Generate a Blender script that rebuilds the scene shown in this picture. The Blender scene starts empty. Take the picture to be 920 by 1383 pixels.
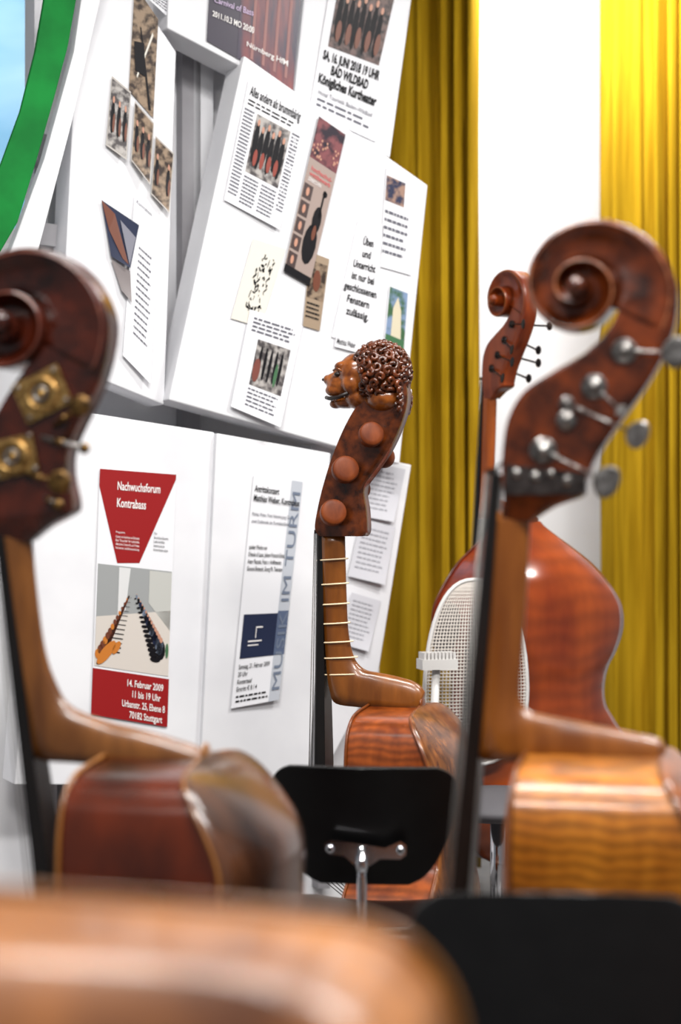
import bpy, math, random
from mathutils import Vector, Matrix
random.seed(7)
FL=2300.0; CX,CY=460.0,691.5; CZ=1.4
SC=bpy.context.scene
def col(r,g,b):
    f=lambda c:(c/255/12.92) if c/255<=0.04045 else ((c/255+0.055)/1.055)**2.4
    return (f(r),f(g),f(b),1)
MC={}
def M(name,c,rough=0.5,metal=0.0,coat=0.0,emit=0,spec=0.5,trans=0):
    if name in MC: return MC[name]
    m=bpy.data.materials.new(name); m.use_nodes=True
    b=m.node_tree.nodes['Principled BSDF']
    b.inputs['Base Color'].default_value=c; b.inputs['Roughness'].default_value=rough
    b.inputs['Metallic'].default_value=metal; b.inputs['Coat Weight'].default_value=coat
    b.inputs['Coat Roughness'].default_value=0.12
    b.inputs['Specular IOR Level'].default_value=spec
    b.inputs['Transmission Weight'].default_value=trans
    MC[name]=m; return m
def noisy(name,c1,c2,scale=(5,5,5),rough=0.5,detail=4,coat=0,metal=0,bump=0,lo=0.35,hi=0.65,wave=None,coatr=0.12,spec=.5):
    """two-tone procedural; wave=(axis,scale,amount) adds flame / weave bands"""
    if name in MC: return MC[name]
    m=bpy.data.materials.new(name); m.use_nodes=True; nt=m.node_tree; N=nt.nodes; Lk=nt.links
    b=N['Principled BSDF']; tc=N.new('ShaderNodeTexCoord'); mp=N.new('ShaderNodeMapping')
    mp.inputs['Scale'].default_value=scale; Lk.new(tc.outputs['Object'],mp.inputs['Vector'])
    no=N.new('ShaderNodeTexNoise'); no.inputs['Scale'].default_value=1; no.inputs['Detail'].default_value=detail
    Lk.new(mp.outputs[0],no.inputs['Vector'])
    rp=N.new('ShaderNodeValToRGB'); rp.color_ramp.elements[0].position=lo; rp.color_ramp.elements[1].position=hi
    rp.color_ramp.elements[0].color=c1; rp.color_ramp.elements[1].color=c2
    Lk.new(no.outputs['Fac'],rp.inputs[0]); out=rp.outputs[0]
    if wave:
        wv=N.new('ShaderNodeTexWave'); wv.bands_direction=wave[0]; wv.inputs['Scale'].default_value=wave[1]
        wv.inputs['Distortion'].default_value=6; wv.inputs['Detail'].default_value=3; wv.inputs['Detail Scale'].default_value=.8
        Lk.new(tc.outputs['Object'],wv.inputs['Vector'])
        mx=N.new('ShaderNodeMixRGB'); mx.blend_type='MULTIPLY'; mx.inputs[0].default_value=wave[2]
        Lk.new(out,mx.inputs[1]); Lk.new(wv.outputs['Color'],mx.inputs[2]); out=mx.outputs[0]
    Lk.new(out,b.inputs['Base Color'])
    b.inputs['Roughness'].default_value=rough; b.inputs['Coat Weight'].default_value=coat; b.inputs['Coat Roughness'].default_value=coatr
    b.inputs['Metallic'].default_value=metal; b.inputs['Specular IOR Level'].default_value=spec
    if bump:
        bp=N.new('ShaderNodeBump'); bp.inputs['Strength'].default_value=bump; bp.inputs['Distance'].default_value=0.004
        Lk.new(no.outputs['Fac'],bp.inputs['Height']); Lk.new(bp.outputs[0],b.inputs['Normal'])
    MC[name]=m; return m
class MB:
    def __init__(s): s.v=[]; s.f=[]; s.m=[]; s.sm=[]; s.mats=[]
    def mi(s,mat):
        if mat not in s.mats: s.mats.append(mat)
        return s.mats.index(mat)
    def add(s,vs,fs,mat,smooth=True):
        o=len(s.v); s.v+= [tuple(v) for v in vs]; k=s.mi(mat)
        for f in fs: s.f.append([i+o for i in f]); s.m.append(k); s.sm.append(smooth)
    def loft(s,rings,mat,closed=True,cap=True,smooth=True):
        n=len(rings[0]); vs=[p for r in rings for p in r]; fs=[]
        for i in range(len(rings)-1):
            for j in range(n if closed else n-1):
                a=i*n+j; b=i*n+(j+1)%n; fs.append([a,b,b+n,a+n])
        if cap and closed:
            fs.append(list(range(n))[::-1]); fs.append([(len(rings)-1)*n+j for j in range(n)])
        s.add(vs,fs,mat,smooth)
    def tube(s,pts,r,mat,n=10,cap=True):
        pts=[Vector(p) for p in pts]; rings=[]; up=None
        for i,p in enumerate(pts):
            t=(pts[min(i+1,len(pts)-1)]-pts[max(i-1,0)]).normalized()
            if up is None: up=t.orthogonal().normalized()
            a=(up-t*up.dot(t)).normalized(); b=t.cross(a); up=a
            rr=r[i] if isinstance(r,(list,tuple)) else r
            rings.append([p+a*rr*math.cos(2*math.pi*k/n)+b*rr*math.sin(2*math.pi*k/n) for k in range(n)])
        s.loft(rings,mat,True,cap)
    def ball(s,c,r,mat,n=16,m=10,rot=None):
        c=Vector(c); vs=[];fs=[]
        for i in range(m+1):
            for j in range(n):
                th=math.pi*i/m; ph=2*math.pi*j/n
                p=Vector((r[0]*math.sin(th)*math.cos(ph),r[1]*math.sin(th)*math.sin(ph),r[2]*math.cos(th)))
                if rot: p=rot@p
                vs.append(c+p)
        for i in range(m):
            for j in range(n):
                a=i*n+j;b=i*n+(j+1)%n; fs.append([a,a+n,b+n,b])
        s.add(vs,fs,mat)
    def torus(s,c,R,r,ax,mat,n=14,m=8,sx=1.0):
        ax=Vector(ax).normalized(); a=ax.orthogonal().normalized(); b=ax.cross(a); c=Vector(c); vs=[];fs=[]
        for i in range(n):
            d=a*math.cos(2*math.pi*i/n)+b*math.sin(2*math.pi*i/n)*sx
            for j in range(m):
                t=2*math.pi*j/m; vs.append(c+d*(R+r*math.cos(t))+ax*r*math.sin(t))
        for i in range(n):
            for j in range(m):
                fs.append([i*m+j,((i+1)%n)*m+j,((i+1)%n)*m+(j+1)%m,i*m+(j+1)%m])
        s.add(vs,fs,mat)
    def box(s,c,h,mat,rot=None):
        c=Vector(c); vs=[]
        for x in(-1,1):
            for y in(-1,1):
                for z in(-1,1):
                    p=Vector((x*h[0],y*h[1],z*h[2])); 
                    if rot: p=rot@p
                    vs.append(c+p)
        s.add(vs,[[0,1,3,2],[4,6,7,5],[0,4,5,1],[2,3,7,6],[0,2,6,4],[1,5,7,3]],mat,False)
    def build(s,name,parent=None):
        me=bpy.data.meshes.new(name); me.from_pydata(s.v,[],s.f)
        for m in s.mats: me.materials.append(m)
        for p,k,q in zip(me.polygons,s.m,s.sm): p.material_index=k; p.use_smooth=q
        me.update()
        import bmesh
        bm=bmesh.new(); bm.from_mesh(me); bmesh.ops.recalc_face_normals(bm,faces=bm.faces); bm.to_mesh(me); bm.free()
        o=bpy.data.objects.new(name,me); SC.collection.objects.link(o)
        if parent: o.parent=parent
        return o
def empty(name,loc,rot=(0,0,0)):
    e=bpy.data.objects.new(name,None); e.location=loc; e.rotation_euler=rot; SC.collection.objects.link(e); e.empty_display_size=0.1
    return e
def W(px,py,d): return Vector(((px-CX)/FL*d,d,CZ-(py-CY)/FL*d))
def cat(tab,n):
    out=[]; T=[Vector(t) for t in tab]; m=len(T)-1
    for i in range(m):
        p0=T[max(i-1,0)];p1=T[i];p2=T[i+1];p3=T[min(i+2,m)]
        for k in range(n):
            t=k/n; out.append(0.5*((2*p1)+(p2-p0)*t+(2*p0-5*p1+4*p2-p3)*t*t+(3*p1-p0-3*p2+p3)*t**3))
    out.append(T[-1]); return out
def interp(tab,x):
    if x<=tab[0][0]: return tab[0][1]
    for (a,b),(c,d) in zip(tab,tab[1:]):
        if x<=c:
            return b+(d-b)*(x-a)/(c-a)
    return tab[-1][1]

# ---------------------------------------------------------------- materials
white=noisy('white_paint',col(212,212,216),col(224,224,227),(3,3,3),0.5,spec=.3)
wallm=noisy('wall_plaster',col(228,228,232),col(238,238,240),(2,2,2),0.8)
greym=noisy('grey_batten',col(140,138,142),col(162,160,164),(4,4,4),0.6)
floorm=noisy('floor_linoleum',col(84,82,82),col(104,102,100),(12,12,12),0.35)
ceilm=M('ceiling_paint',col(225,225,225),0.8)
chrome=M('chrome',col(205,205,210),0.12,1.0)
steel=noisy('aged_steel',col(84,80,78),col(158,155,152),(60,60,60),0.3,metal=.9)
brass=noisy('aged_brass',col(110,80,42),col(208,168,104),(110,110,110),0.36,metal=.9)
ebony=noisy('ebony',col(8,6,6),col(18,14,13),(60,60,8),0.35,coat=0.1,spec=.35)
strm=M('string_steel',col(90,88,86),0.35,0.8)
blackp=noisy('black_lacquered_plywood',col(3,3,4),col(6,6,7),(20,20,20),0.38,coat=0.05,coatr=0.25,spec=.25)
gut=M('gut_fret',col(225,205,170),0.5)
paper=M('paper',col(220,220,224),0.6,spec=.3)
paper2=M('paper_cream',col(212,208,198),0.6,spec=.3)
ink=M('ink_black',col(12,11,14),0.6,spec=.2)
inkg=M('ink_grey',col(95,95,104),0.6,spec=.2)
red=M('print_red',col(140,20,22),0.5,spec=.3)
wht=M('print_white',col(228,224,222),0.5,spec=.3)
navy=M('print_navy',col(28,36,62),0.5,spec=.3)
steelb=M('print_slate',col(104,114,132),0.5)
lgrey=M('print_light_grey',col(178,182,190),0.5)

# ---------------------------------------------------------------- room
K=0.54; Y0=5.76; NN=math.sqrt(K*K+1); nrm=Vector((K/NN,-1/NN,0))
def U(px,py,off=0.0):
    rx=(px-CX)/FL; t=(Y0-off*NN)/(1-K*rx)
    return Vector((rx*t,t,CZ-(py-CY)/FL*t))
def wallxy(x,z,off=0.0):   # point with world x on the plane parallel to the panel wall
    return Vector((x,Y0-off*NN+K*x,z))
def slab(p0,p1,z0,z1,mat,th,mb):
    a=[wallxy(p0,z0,-0.24),wallxy(p1,z0,-0.24),wallxy(p1,z1,-0.24),wallxy(p0,z1,-0.24)]
    b=[p-nrm*th for p in a]
    mb.add(a+b,[[0,1,2,3],[7,6,5,4],[0,4,5,1],[1,5,6,2],[2,6,7,3],[3,7,4,0]],mat,False)
HC=3.95
mb=MB()
xw0=-2.6; xa=U(-260,0,-.24).x; xb=U(64,0,-.24).x; xc=U(512,0,-.24).x
zs=U(30,330,-.24).z; zt=3.5
slab(xw0,xa,0,HC,wallm,.15,mb); slab(xa,xb,0,zs,wallm,.15,mb); slab(xa,xb,zt,HC,wallm,.15,mb); slab(xb,xc,0,HC,wallm,.15,mb)
mb.build('wall_left')
def plane(name,pts,mat,th=0.1,dirv=(0,0,-1)):
    d=Vector(dirv)*th; a=[Vector(p) for p in pts]; b=[p+d for p in a]; m=MB()
    m.add(a+b,[[0,1,2,3],[7,6,5,4],[0,4,5,1],[1,5,6,2],[2,6,7,3],[3,7,4,0]],mat,False); return m.build(name)
plane('floor',[(-3.4,-1.2,0),(4.2,-1.2,0),(4.2,8.05,0),(-3.4,8.05,0)],floorm)
plane('ceiling',[(-3.4,-1.2,HC),(4.2,-1.2,HC),(4.2,8.05,HC),(-3.4,8.05,HC)],ceilm,0.1,(0,0,1))
plane('wall_back',[(-0.1,7.9,0),(4.2,7.9,0),(4.2,7.9,HC),(-0.1,7.9,HC)],wallm,0.12,(0,1,0))
plane('baseboard_back',[(-0.1,7.88,0),(4.2,7.88,0),(4.2,7.88,.1),(-0.1,7.88,.1)],white,0.02,(0,1,0))
mb=MB()
for (x0,x1,z0,z1) in [(xa,xb,zs,zs+.05),(xa,xb,zt-.05,zt),(xa,xa+.05,zs,zt),(xb-.04,xb,zs,zt)]:
    a=[wallxy(x0,z0,-.25),wallxy(x1,z0,-.25),wallxy(x1,z1,-.25),wallxy(x0,z1,-.25)]; b=[p-nrm*.1 for p in a]
    mb.add(a+b,[[0,1,2,3],[7,6,5,4],[0,4,5,1],[1,5,6,2],[2,6,7,3],[3,7,4,0]],white,False)
mb.build('window_1')
fac=noisy('facade_outside',col(96,158,196),col(175,210,230),(.5,.5,1.6),0.8)
mb=MB(); mb.add([(-7,10,-1),(-.3,10,-1),(-.3,10,8),(-7,10,8)],[[0,1,2,3]],fac,False)
for i in range(5):
    for j in range(4):
        mb.box((-6.4+i*1.3,9.98,.8+j*1.7),(.35,.03,.55),M('facade_glass',col(190,212,226),.6))
mb.build('building_facade_outside')
def platepoly(name,pts,off,th,mat,bev=0.003,smooth=False,parent=None):
    a=[U(x,y,off) for x,y in pts]; b=[p-nrm*th for p in a]; n=len(a); m=MB()
    m.add(a+b,[list(range(n)),list(range(n,2*n))[::-1]]+[[i,(i+1)%n,(i+1)%n+n,i+n] for i in range(n)],mat,smooth)
    o=m.build(name,parent)
    if bev:
        md=o.modifiers.new('bevel','BEVEL'); md.width=bev; md.segments=2
    return o
grn=noisy('green_fabric',col(0,98,36),col(6,120,46),(6,6,6),0.7,spec=.2)
platepoly('green_drape',[(70,-60),(112,-60),(103,0),(92,62),(74,130),(50,215),(24,300),(-2,345),(-60,420),(-60,330),(-2,232),(28,150),(48,70),(60,0)],.12,.02,grn)
platepoly('leaning_white_post',[(118,-60),(150,-60),(96,170),(50,345),(20,470),(-20,470),(12,345),(60,215),(100,70)],.07,.05,white)
mb=MB()
for (x0,y0,x1,y1,o) in [(52,180,100,215,-.1),(52,300,100,330,-.1)]:
    a=[U(x0,y0,o),U(x1,y0+6,o),U(x1,y1+6,o),U(x0,y1,o)]; b=[p-nrm*.13 for p in a]
    mb.add(a+b,[[0,1,2,3],[7,6,5,4],[0,4,5,1],[1,5,6,2],[2,6,7,3],[3,7,4,0]],greym,False)
mb.build('wall_shelf_bracket')
for i,(x0,x1,y0,y1) in enumerate([(246,271,-80,1250),(262,288,-80,540),(56,66,330,1300),(84,94,200,1300),(430,446,200,1200)]):
    a=[U(x0,y0,-.19),U(x1,y0,-.19),U(x1,y1,-.19),U(x0,y1,-.19)]
    za=min(HC,a[0].z); 
    for p in a[:2]: p.z=za
    for p in a[2:]: p.z=max(p.z,0.02)
    b=[p-nrm*.05 for p in a]; m=MB()
    m.add(a+b,[[0,1,2,3],[7,6,5,4],[0,4,5,1],[1,5,6,2],[2,6,7,3],[3,7,4,0]],greym if i!=1 else white,False); m.build('trim_%d'%(i+1))
for q,off in [([(112,-120),(238,70),(222,547),(82,490)],0.0),
          ([(330,75),(578,250),(540,627),(228,540)],.05),
          ([(232,-140),(418,-140),(396,127),(226,38)],.02),
          ([(425,-140),(575,-140),(527,213),(396,140)],-.03),
          ([(60,548),(290,584),(270,1060),(20,1060)],.01),
          ([(293,585),(447,612),(414,1100),(270,1060)],.03),
          ([(420,600),(556,628),(512,905),(430,1060)],-.06)]:
    platepoly('display_panel',q,off,.13,white,.004)

# ---------------------------------------------------------------- papers
class Paper:
    def __init__(s,name,q,off,base=None,curl=0.0):
        s.q=q; s.off=off; s.curl=curl; s.mb=MB(); s.name=name
        n=8; vs=[];fs=[]
        for i in range(n+1):
            for j in range(n+1): vs.append(s.P(j/n,i/n,0))
        for i in range(n):
            for j in range(n): a=i*(n+1)+j; fs.append([a,a+1,a+n+2,a+n+1])
        s.mb.add(vs,fs,base or paper,True)
    def P(s,u,v,l):
        (x0,y0),(x1,y1),(x2,y2),(x3,y3)=s.q
        x=(x0*(1-u)+x1*u)*(1-v)+(x3*(1-u)+x2*u)*v; y=(y0*(1-u)+y1*u)*(1-v)+(y3*(1-u)+y2*u)*v
        return U(x,y,s.off+.003+.0008*l+s.curl*max(0,v-.3)**2*(0.4+u))
    def poly(s,pts,mat,l=1):
        s.mb.add([s.P(u,v,l) for u,v in pts],[list(range(len(pts)))],mat,False)
    def rect(s,u0,v0,u1,v1,mat,l=1):
        n=6; vs=[];fs=[]
        for i in range(n+1):
            for j in range(n+1): vs.append(s.P(u0+(u1-u0)*j/n,v0+(v1-v0)*i/n,l))
        for i in range(n):
            for j in range(n): a=i*(n+1)+j; fs.append([a,a+1,a+n+2,a+n+1])
        s.mb.add(vs,fs,mat,False)
    def blob(s,u,v,ru,rv,mat,l=2,rot=0,n=12):
        pts=[]
        for k in range(n):
            a=2*math.pi*k/n; x=ru*math.cos(a); y=rv*math.sin(a)
            pts.append((u+x*math.cos(rot)-y*math.sin(rot),v+x*math.sin(rot)+y*math.cos(rot)))
        s.poly(pts,mat,l)
    def lines(s,u0,v0,u1,n,dv,h,mat,l=2,ragged=.2):
        for i in range(n):
            e=u1-random.random()*ragged*(u1-u0); u=u0; v=v0+i*dv
            while u<e:
                w=(u1-u0)*random.uniform(.06,.2); w=min(w,e-u)
                if w>.01: s.rf(u,v,u+w,v+h,mat,l)
                u+=w+(u1-u0)*.03
    def rf(s,u0,v0,u1,v1,mat,l): s.poly([(u0,v0),(u1,v0),(u1,v1),(u0,v1)],mat,l)
    def text(s,t,u0,v0,u1,h,mat,l=3,bold=0.0,vert=False):
        cu=bpy.data.curves.new('t','FONT'); cu.body=t; cu.size=1; cu.offset=bold; cu.resolution_u=3
        ob=bpy.data.objects.new('t',cu); SC.collection.objects.link(ob)
        dg=bpy.context.evaluated_depsgraph_get(); ev=ob.evaluated_get(dg); me=ev.to_mesh()
        vs=[v.co.copy() for v in me.vertices]; fs=[list(p.vertices) for p in me.polygons]
        ev.to_mesh_clear(); bpy.data.objects.remove(ob)
        if not vs: return
        x0=min(v.x for v in vs); x1=max(v.x for v in vs)
        if vert:
            y0=min(v.y for v in vs); y1=max(v.y for v in vs)
            out=[s.P(u0+(u1-u0)*(1-(v.y-y0)/(y1-y0)),v0+h-h*(v.x-x0)/(x1-x0),l) for v in vs]
        else:
            out=[s.P(u0+(u1-u0)*(v.x-x0)/(x1-x0),v0+h-v.y/0.7*h,l) for v in vs]
        s.mb.add(out,fs,mat,False)
    def done(s): return s.mb.build(s.name)
def photo(name,a,b,sc=40):
    return noisy(name,a,b,(sc,sc,sc),0.45,detail=3,lo=.4,hi=.6,spec=.3)
ph_dark=photo('photo_dark',col(26,20,22),col(100,80,76))
ph_sep=photo('photo_sepia',col(50,38,32),col(140,120,100))
ph_blue=photo('photo_blue',col(40,45,70),col(150,120,105))
ph_conc=photo('photo_concert',col(30,18,34),col(120,66,70),sc=25)
ph_grey=photo('photo_grey',col(70,65,66),col(165,160,156))
ph_land=photo('photo_landscape',col(60,92,60),col(120,140,170),sc=25)
brn=M('print_brown',col(100,48,24),.5); orange=M('print_orange',col(185,110,36),.5); skin=M('print_skin',col(180,130,108),.5)
pink=M('print_pink',col(190,70,72),.5); blk=M('print_black',col(14,12,17),.5,spec=.2); green2=M('print_green',col(56,100,64),.5)
floorp=M('print_floor',col(198,190,182),.5); wallp=M('print_wall',col(146,148,148),.5)
p=Paper('bass_forum_poster',[(135,633),(238,641),(226,982),(123,965)],.012)
p.poly([(0,0),(1,0),(1,.02),(.56,.365),(.27,.375),(0,.07)],red)
p.text('Nachwuchsforum',.24,.045,.8,.034,wht,bold=.014); p.text('Kontrabass',.24,.112,.62,.036,wht,bold=.014)
p.text('Programm:',.24,.245,.36,.008,wht)
for i,t in enumerate(['Konzert von Studenten und Dozenten','Bass "Ensemble" für Lehrkräfte','öffentlicher Unterricht und Proben','Instrumenten- und Bühnenausstattung']): p.text(t,.24,.262+i*.015,.55,.010,wht)
for i,t in enumerate(['Für','Streicherklassen,','Lehrkräfte','Interessierte','Kontrabass aktiv']): p.text(t,.74,.235+i*.016,[.78,.93,.88,.88,.93][i],.010,ink)
p.rect(.02,.385,.99,.80,wallp); p.poly([(.02,.60),(.99,.54),(.99,.80),(.02,.80)],floorp,2)
p.poly([(.3,.39),(.45,.39),(.4,.56),(.3,.60)],M('print_w2',col(205,205,205),.5),2)
p.poly([(.7,.39),(.99,.39),(.99,.62),(.7,.52)],M('print_w3',col(180,180,175),.5),2)
for i in range(13):
    t=i/12; s_=.25+.9*(1-t)
    u=.13+.30*t; v=.745-.235*t
    p.blob(u,v,.085*s_,.012*s_+.004,brn if i%2 else M('print_db',col(50,26,18),.5),3,rot=-.5)
    p.blob(u-.06*s_,v+.005,.035*s_,.018*s_,orange if i%3==0 else brn,4)
    p.rf(u+.03*s_,v-.012*s_,u+.19*s_,v-.008*s_,ink,4)
for i in range(14):
    t=i/13; s_=.25+.9*(1-t); u=.88-.34*t; v=.70-.20*t
    p.blob(u,v,.05*s_,.035*s_,[blk,steelb,ink,navy][i%4],3); p.blob(u,v-.034*s_,.018*s_,.01*s_,skin,4); p.blob(u-.06*s_,v+.035*s_,.06*s_,.01*s_,blk,4)
p.blob(.17,.74,.13,.03,orange,5,rot=-.35); p.blob(.30,.715,.06,.02,orange,5,rot=-.35); p.blob(.96,.70,.02,.03,green2,5)
p.rect(0,.81,1,1,red)
for i,(t,a,b_) in enumerate([('14. Februar 2009',.46,.93),('11 bis 19 Uhr',.53,.9),('Urbanstr. 25, Ebene 8',.40,.96),('70182 Stuttgart',.50,.93)]): p.text(t,a,.835+i*.042,b_,.027,wht,bold=.014)
p.done()
p=Paper('inaugural_concert_poster',[(343,640),(409,651),(377,945),(312,957)],.032,curl=.02)
p.rect(.78,0,1,1,lgrey)
p.text('Antrittskonzert',.05,.045,.55,.027,ink,bold=.018); p.text('Matthias Weber, Kontrabass',.05,.085,.98,.027,ink,bold=.018,l=5)
for i,t in enumerate(['Mathias Weber, Franz Valentina Jung Choi','sowie Studierende der Kontrabassklassen']): p.text(t,.05,.16+i*.03,.84,.016,inkg)
for i,(t,e) in enumerate([('spielen Werke von',.42),('Orlando di Lasso, Johann Francois Ecless,',.8),('Astor Piazzola, Franz v. Hoffmeister,',.75),('Giovanni Bottesini, Georg Ph. Telemann',.78)]): p.text(t,.05,.30+i*.031,e,.019,ink,bold=.008)
p.rect(.08,.60,.78,.79,navy,2); p.rect(.78,.59,1,.79,M('print_slate2',col(80,92,118),.5),2)
p.rf(.22,.715,.50,.721,wht,4); p.rf(.22,.733,.44,.738,wht,4); p.rf(.36,.655,.50,.661,wht,4); p.rf(.36,.655,.375,.705,wht,4)
for i,(t,e) in enumerate([('Samstag, 21. Februar 2009',.72),('20 Uhr',.28),('Konzertsaal',.38),('Eintritt € 8 / 4',.5)]): p.text(t,.08,.815+i*.032,e,.020,ink,bold=.008)
p.text('MUSIK IM TURM',.82,.05,.98,.90,steelb,l=4,vert=True)
p.lines(.08,.95,.75,2,.02,.008,ink); p.done()
p=Paper('theatre_concert_poster',[(458,-90),(570,-60),(508,192),(418,150)],-.028)
p.rect(.1,.18,.80,.62,ph_dark)
for i in range(8): p.blob(.17+.075*i,.44+.03*(i%2),.035,.13,blk,2); p.blob(.17+.075*i,.31+.03*(i%2),.02,.02,skin,3)
for i in range(5): p.blob(.2+.13*i,.52,.035,.06,brn,4)
p.text('SA, 16. JUNI 2018 19 UHR',.06,.645,.84,.048,ink,bold=.04); p.text('BAD WILDBAD',.2,.712,.72,.048,ink,bold=.04); p.text('Königliches Kurtheater',.05,.777,.88,.05,ink,bold=.04)
p.text('Hotel Touristik Baden-Wildbad',.08,.865,.86,.024,inkg); p.lines(.08,.91,.9,2,.03,.012,inkg); p.done()
p=Paper('carnival_concert_poster',[(288,-100),(414,-100),(396,122),(279,55)],.022,M('print_plum',col(34,24,46),.4))
p.rect(.35,0,1,1,noisy('poster_plum',col(35,22,50),col(120,50,50),(30,30,5),.4),1)
for i in range(4): p.rect(.5+.13*i,.05,.53+.13*i,.95,M('print_rust',col(140,96,92),.5),2)
p.text('Carnival of Bass',.06,.60,.5,.045,M('print_lilac',col(190,170,200),.5),l=4,bold=.01); p.text('2011.10.3 MO 20:00',.05,.72,.52,.045,wht,bold=.02,l=4); p.text('Nürnberg HfM',.45,.84,.92,.035,wht,bold=.01,l=4)
p.done()
p=Paper('newspaper_clipping',[(336,108),(415,150),(378,310),(303,270)],.052,curl=.015)
p.text('Alles andere als brummbärig',.06,.03,.92,.075,ink,bold=.016)
p.lines(.06,.14,.9,2,.03,.012,ink)
p.rect(.24,.22,.82,.70,ph_grey)
for i in range(6): p.blob(.30+.09*i,.44+.04*(i%2),.045,.17,blk,2); p.blob(.30+.09*i,.28+.04*(i%2),.022,.028,skin,3)
for i in range(4): p.blob(.35+.12*i,.56,.035,.07,M('print_rb',col(130,44,26),.5),4)
p.lines(.03,.22,.20,24,.03,.014,inkg,ragged=.05); p.lines(.24,.73,.5,8,.03,.014,inkg,ragged=.05); p.lines(.55,.73,.82,8,.03,.014,inkg,ragged=.05); p.lines(.85,.22,.98,22,.03,.014,inkg,ragged=.05); p.done()
p=Paper('bass_competition_flyer',[(431,157),(467,182),(418,386),(383,366)],.055,M('print_charc',col(46,40,42),.4))
p.rect(0,0,1,.26,ph_conc)
for i in range(26): p.blob(random.random()*.9+.05,random.random()*.12+.12,.03,.008,skin,2)
p.rect(0,.26,1,1,M('print_taupe',col(150,132,124),.5))
p.text('hochschul-',.15,.30,.92,.028,pink,bold=.01); p.text('wettbewerb',.12,.335,.9,.028,pink,bold=.01); p.text('ZERBRECHEN',.12,.375,.6,.022,wht)
p.blob(.72,.60,.16,.09,blk,3); p.blob(.66,.76,.24,.13,blk,3); p.rf(.74,.40,.80,.58,blk,3); p.blob(.72,.68,.07,.05,brn,4); p.blob(.8,.42,.08,.02,blk,3)
for i in range(5): p.rf(.04,.42+i*.11,.36,.51+i*.11,M('print_choc',col(60,42,40),.5),3); p.blob(.2,.465+i*.11,.06,.028,skin,4)
p.rect(0,.95,1,1,blk,2); p.done()
p=Paper('concert_flyer',[(419,340),(445,350),(432,447),(409,440)],.052,M('print_tan',col(148,128,106),.5))
p.rect(.05,.1,.95,.6,ph_sep); p.blob(.5,.35,.2,.15,brn,3); p.lines(.1,.66,.9,4,.06,.025,ink); p.done()
p=Paper('ink_drawing_sheet',[(342,322),(386,336),(352,442),(312,430)],.052,paper2)
for i in range(70):
    u=.35+random.random()*.45; v=.15+random.random()*.7; p.blob(u,v,.01+.05*random.random(),.006+.014*random.random(),ink,2,rot=random.random()*3)
p.done()
p=Paper('newspaper_clipping',[(338,418),(409,440),(379,577),(312,549)],.055,curl=.03)
p.lines(.1,.06,.9,4,.04,.018,inkg); p.rect(.25,.26,.88,.72,ph_grey)
for i in range(5): p.blob(.36+.1*i,.48,.03,.17,blk,2)
p.blob(.33,.56,.07,.12,M('print_rb2',col(110,54,44),.5),3); p.blob(.7,.55,.03,.12,green2,3); p.lines(.25,.75,.85,5,.04,.016,inkg); p.done()
p=Paper('practice_room_notice',[(484,296),(519,305),(503,474),(448,455)],.052)
for i,(t,a,b_) in enumerate([('Üben',.34,.70),('und',.38,.66),('Unterricht',.16,.86),('ist nur bei',.18,.86),('geschlossenen',.03,.97),('Fenstern',.18,.80),('zulässig.',.22,.82)]): p.text(t,a,.13+i*.098,b_,.06,ink,bold=.022)
p.done()
p=Paper('small_notice',[(455,450),(500,462),(497,480),(452,468)],.056); p.text('Matthias Weber',.05,.3,.6,.42,ink,bold=.01); p.done()
p=Paper('concert_programme_sheet',[(522,225),(565,245),(556,372),(513,360)],.052)
p.rect(.03,.08,.62,.33,ph_blue); p.lines(.05,.42,.8,6,.08,.03,inkg); p.done()
p=Paper('castle_postcard',[(526,384),(552,394),(546,478),(518,466)],.052)
p.rect(.05,.03,.97,.95,ph_land); p.poly([(.3,.9),(.3,.35),(.5,.15),(.7,.35),(.8,.9)],M('print_castle',col(200,190,165),.5),2); p.rf(.05,.8,.97,.95,green2,3); p.done()
def pic(name,q,off,mat,curl=.01,n=3,cs=(blk,skin)):
    p=Paper(name,q,off,M('photo_border',col(170,164,158),.5),curl); p.rect(.04,.03,.96,.97,mat)
    for i in range(n): 
        u=.2+.6*i/max(1,n-1); p.blob(u,.55,.1,.24,cs[0],2); p.blob(u,.3,.05,.05,cs[1],3); p.blob(u+.08,.62,.06,.14,brn,4)
    p.done()
p=Paper('photo_print',[(182,-20),(214,26),(207,160),(174,122)],.002,ph_sep)
p.poly([(.3,.3),(.36,.3),(.9,.95),(.8,.97)],blk,2);p.poly([(.8,.2),(.84,.22),(.3,.8),(.27,.78)],paper2,2); p.poly([(.1,.5),(.5,.4),(.6,.7),(.2,.75)],blk,3); p.done()
pic('photo_print',[(151,102),(177,124),(171,216),(143,196)],.004,ph_grey,.02)
pic('photo_print',[(182,136),(208,166),(203,250),(177,216)],.008,ph_sep,.03)
pic('photo_print',[(210,183),(235,207),(229,288),(204,262)],.004,ph_sep,.03,2)
p=Paper('photo_print',[(137,270),(188,304),(176,362),(150,346)],.006,navy,.02); p.poly([(0,0),(.35,.1),(.9,.95),(.6,.9),(.1,.5)],brn,2); p.poly([(.5,.15),(.98,.3),(.95,.95)],M('print_fog',col(110,110,122),.5),3); p.done()
p=Paper('photo_print',[(150,350),(176,366),(178,408),(164,392)],.006,M('print_fog2',col(120,112,112),.5),.02); p.done()
p=Paper('notice_sheet',[(182,262),(216,292),(203,518),(166,480)],.004,curl=.02)
p.text('Kontrabass',.1,.02,.7,.02,inkg); p.lines(.3,.28,.85,14,.04,.012,inkg); p.done()
p=Paper('notice_sheet',[(203,-30),(236,-30),(232,28),(200,-2)],.005); p.lines(.1,.3,.9,8,.08,.03,inkg); p.done()
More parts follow.
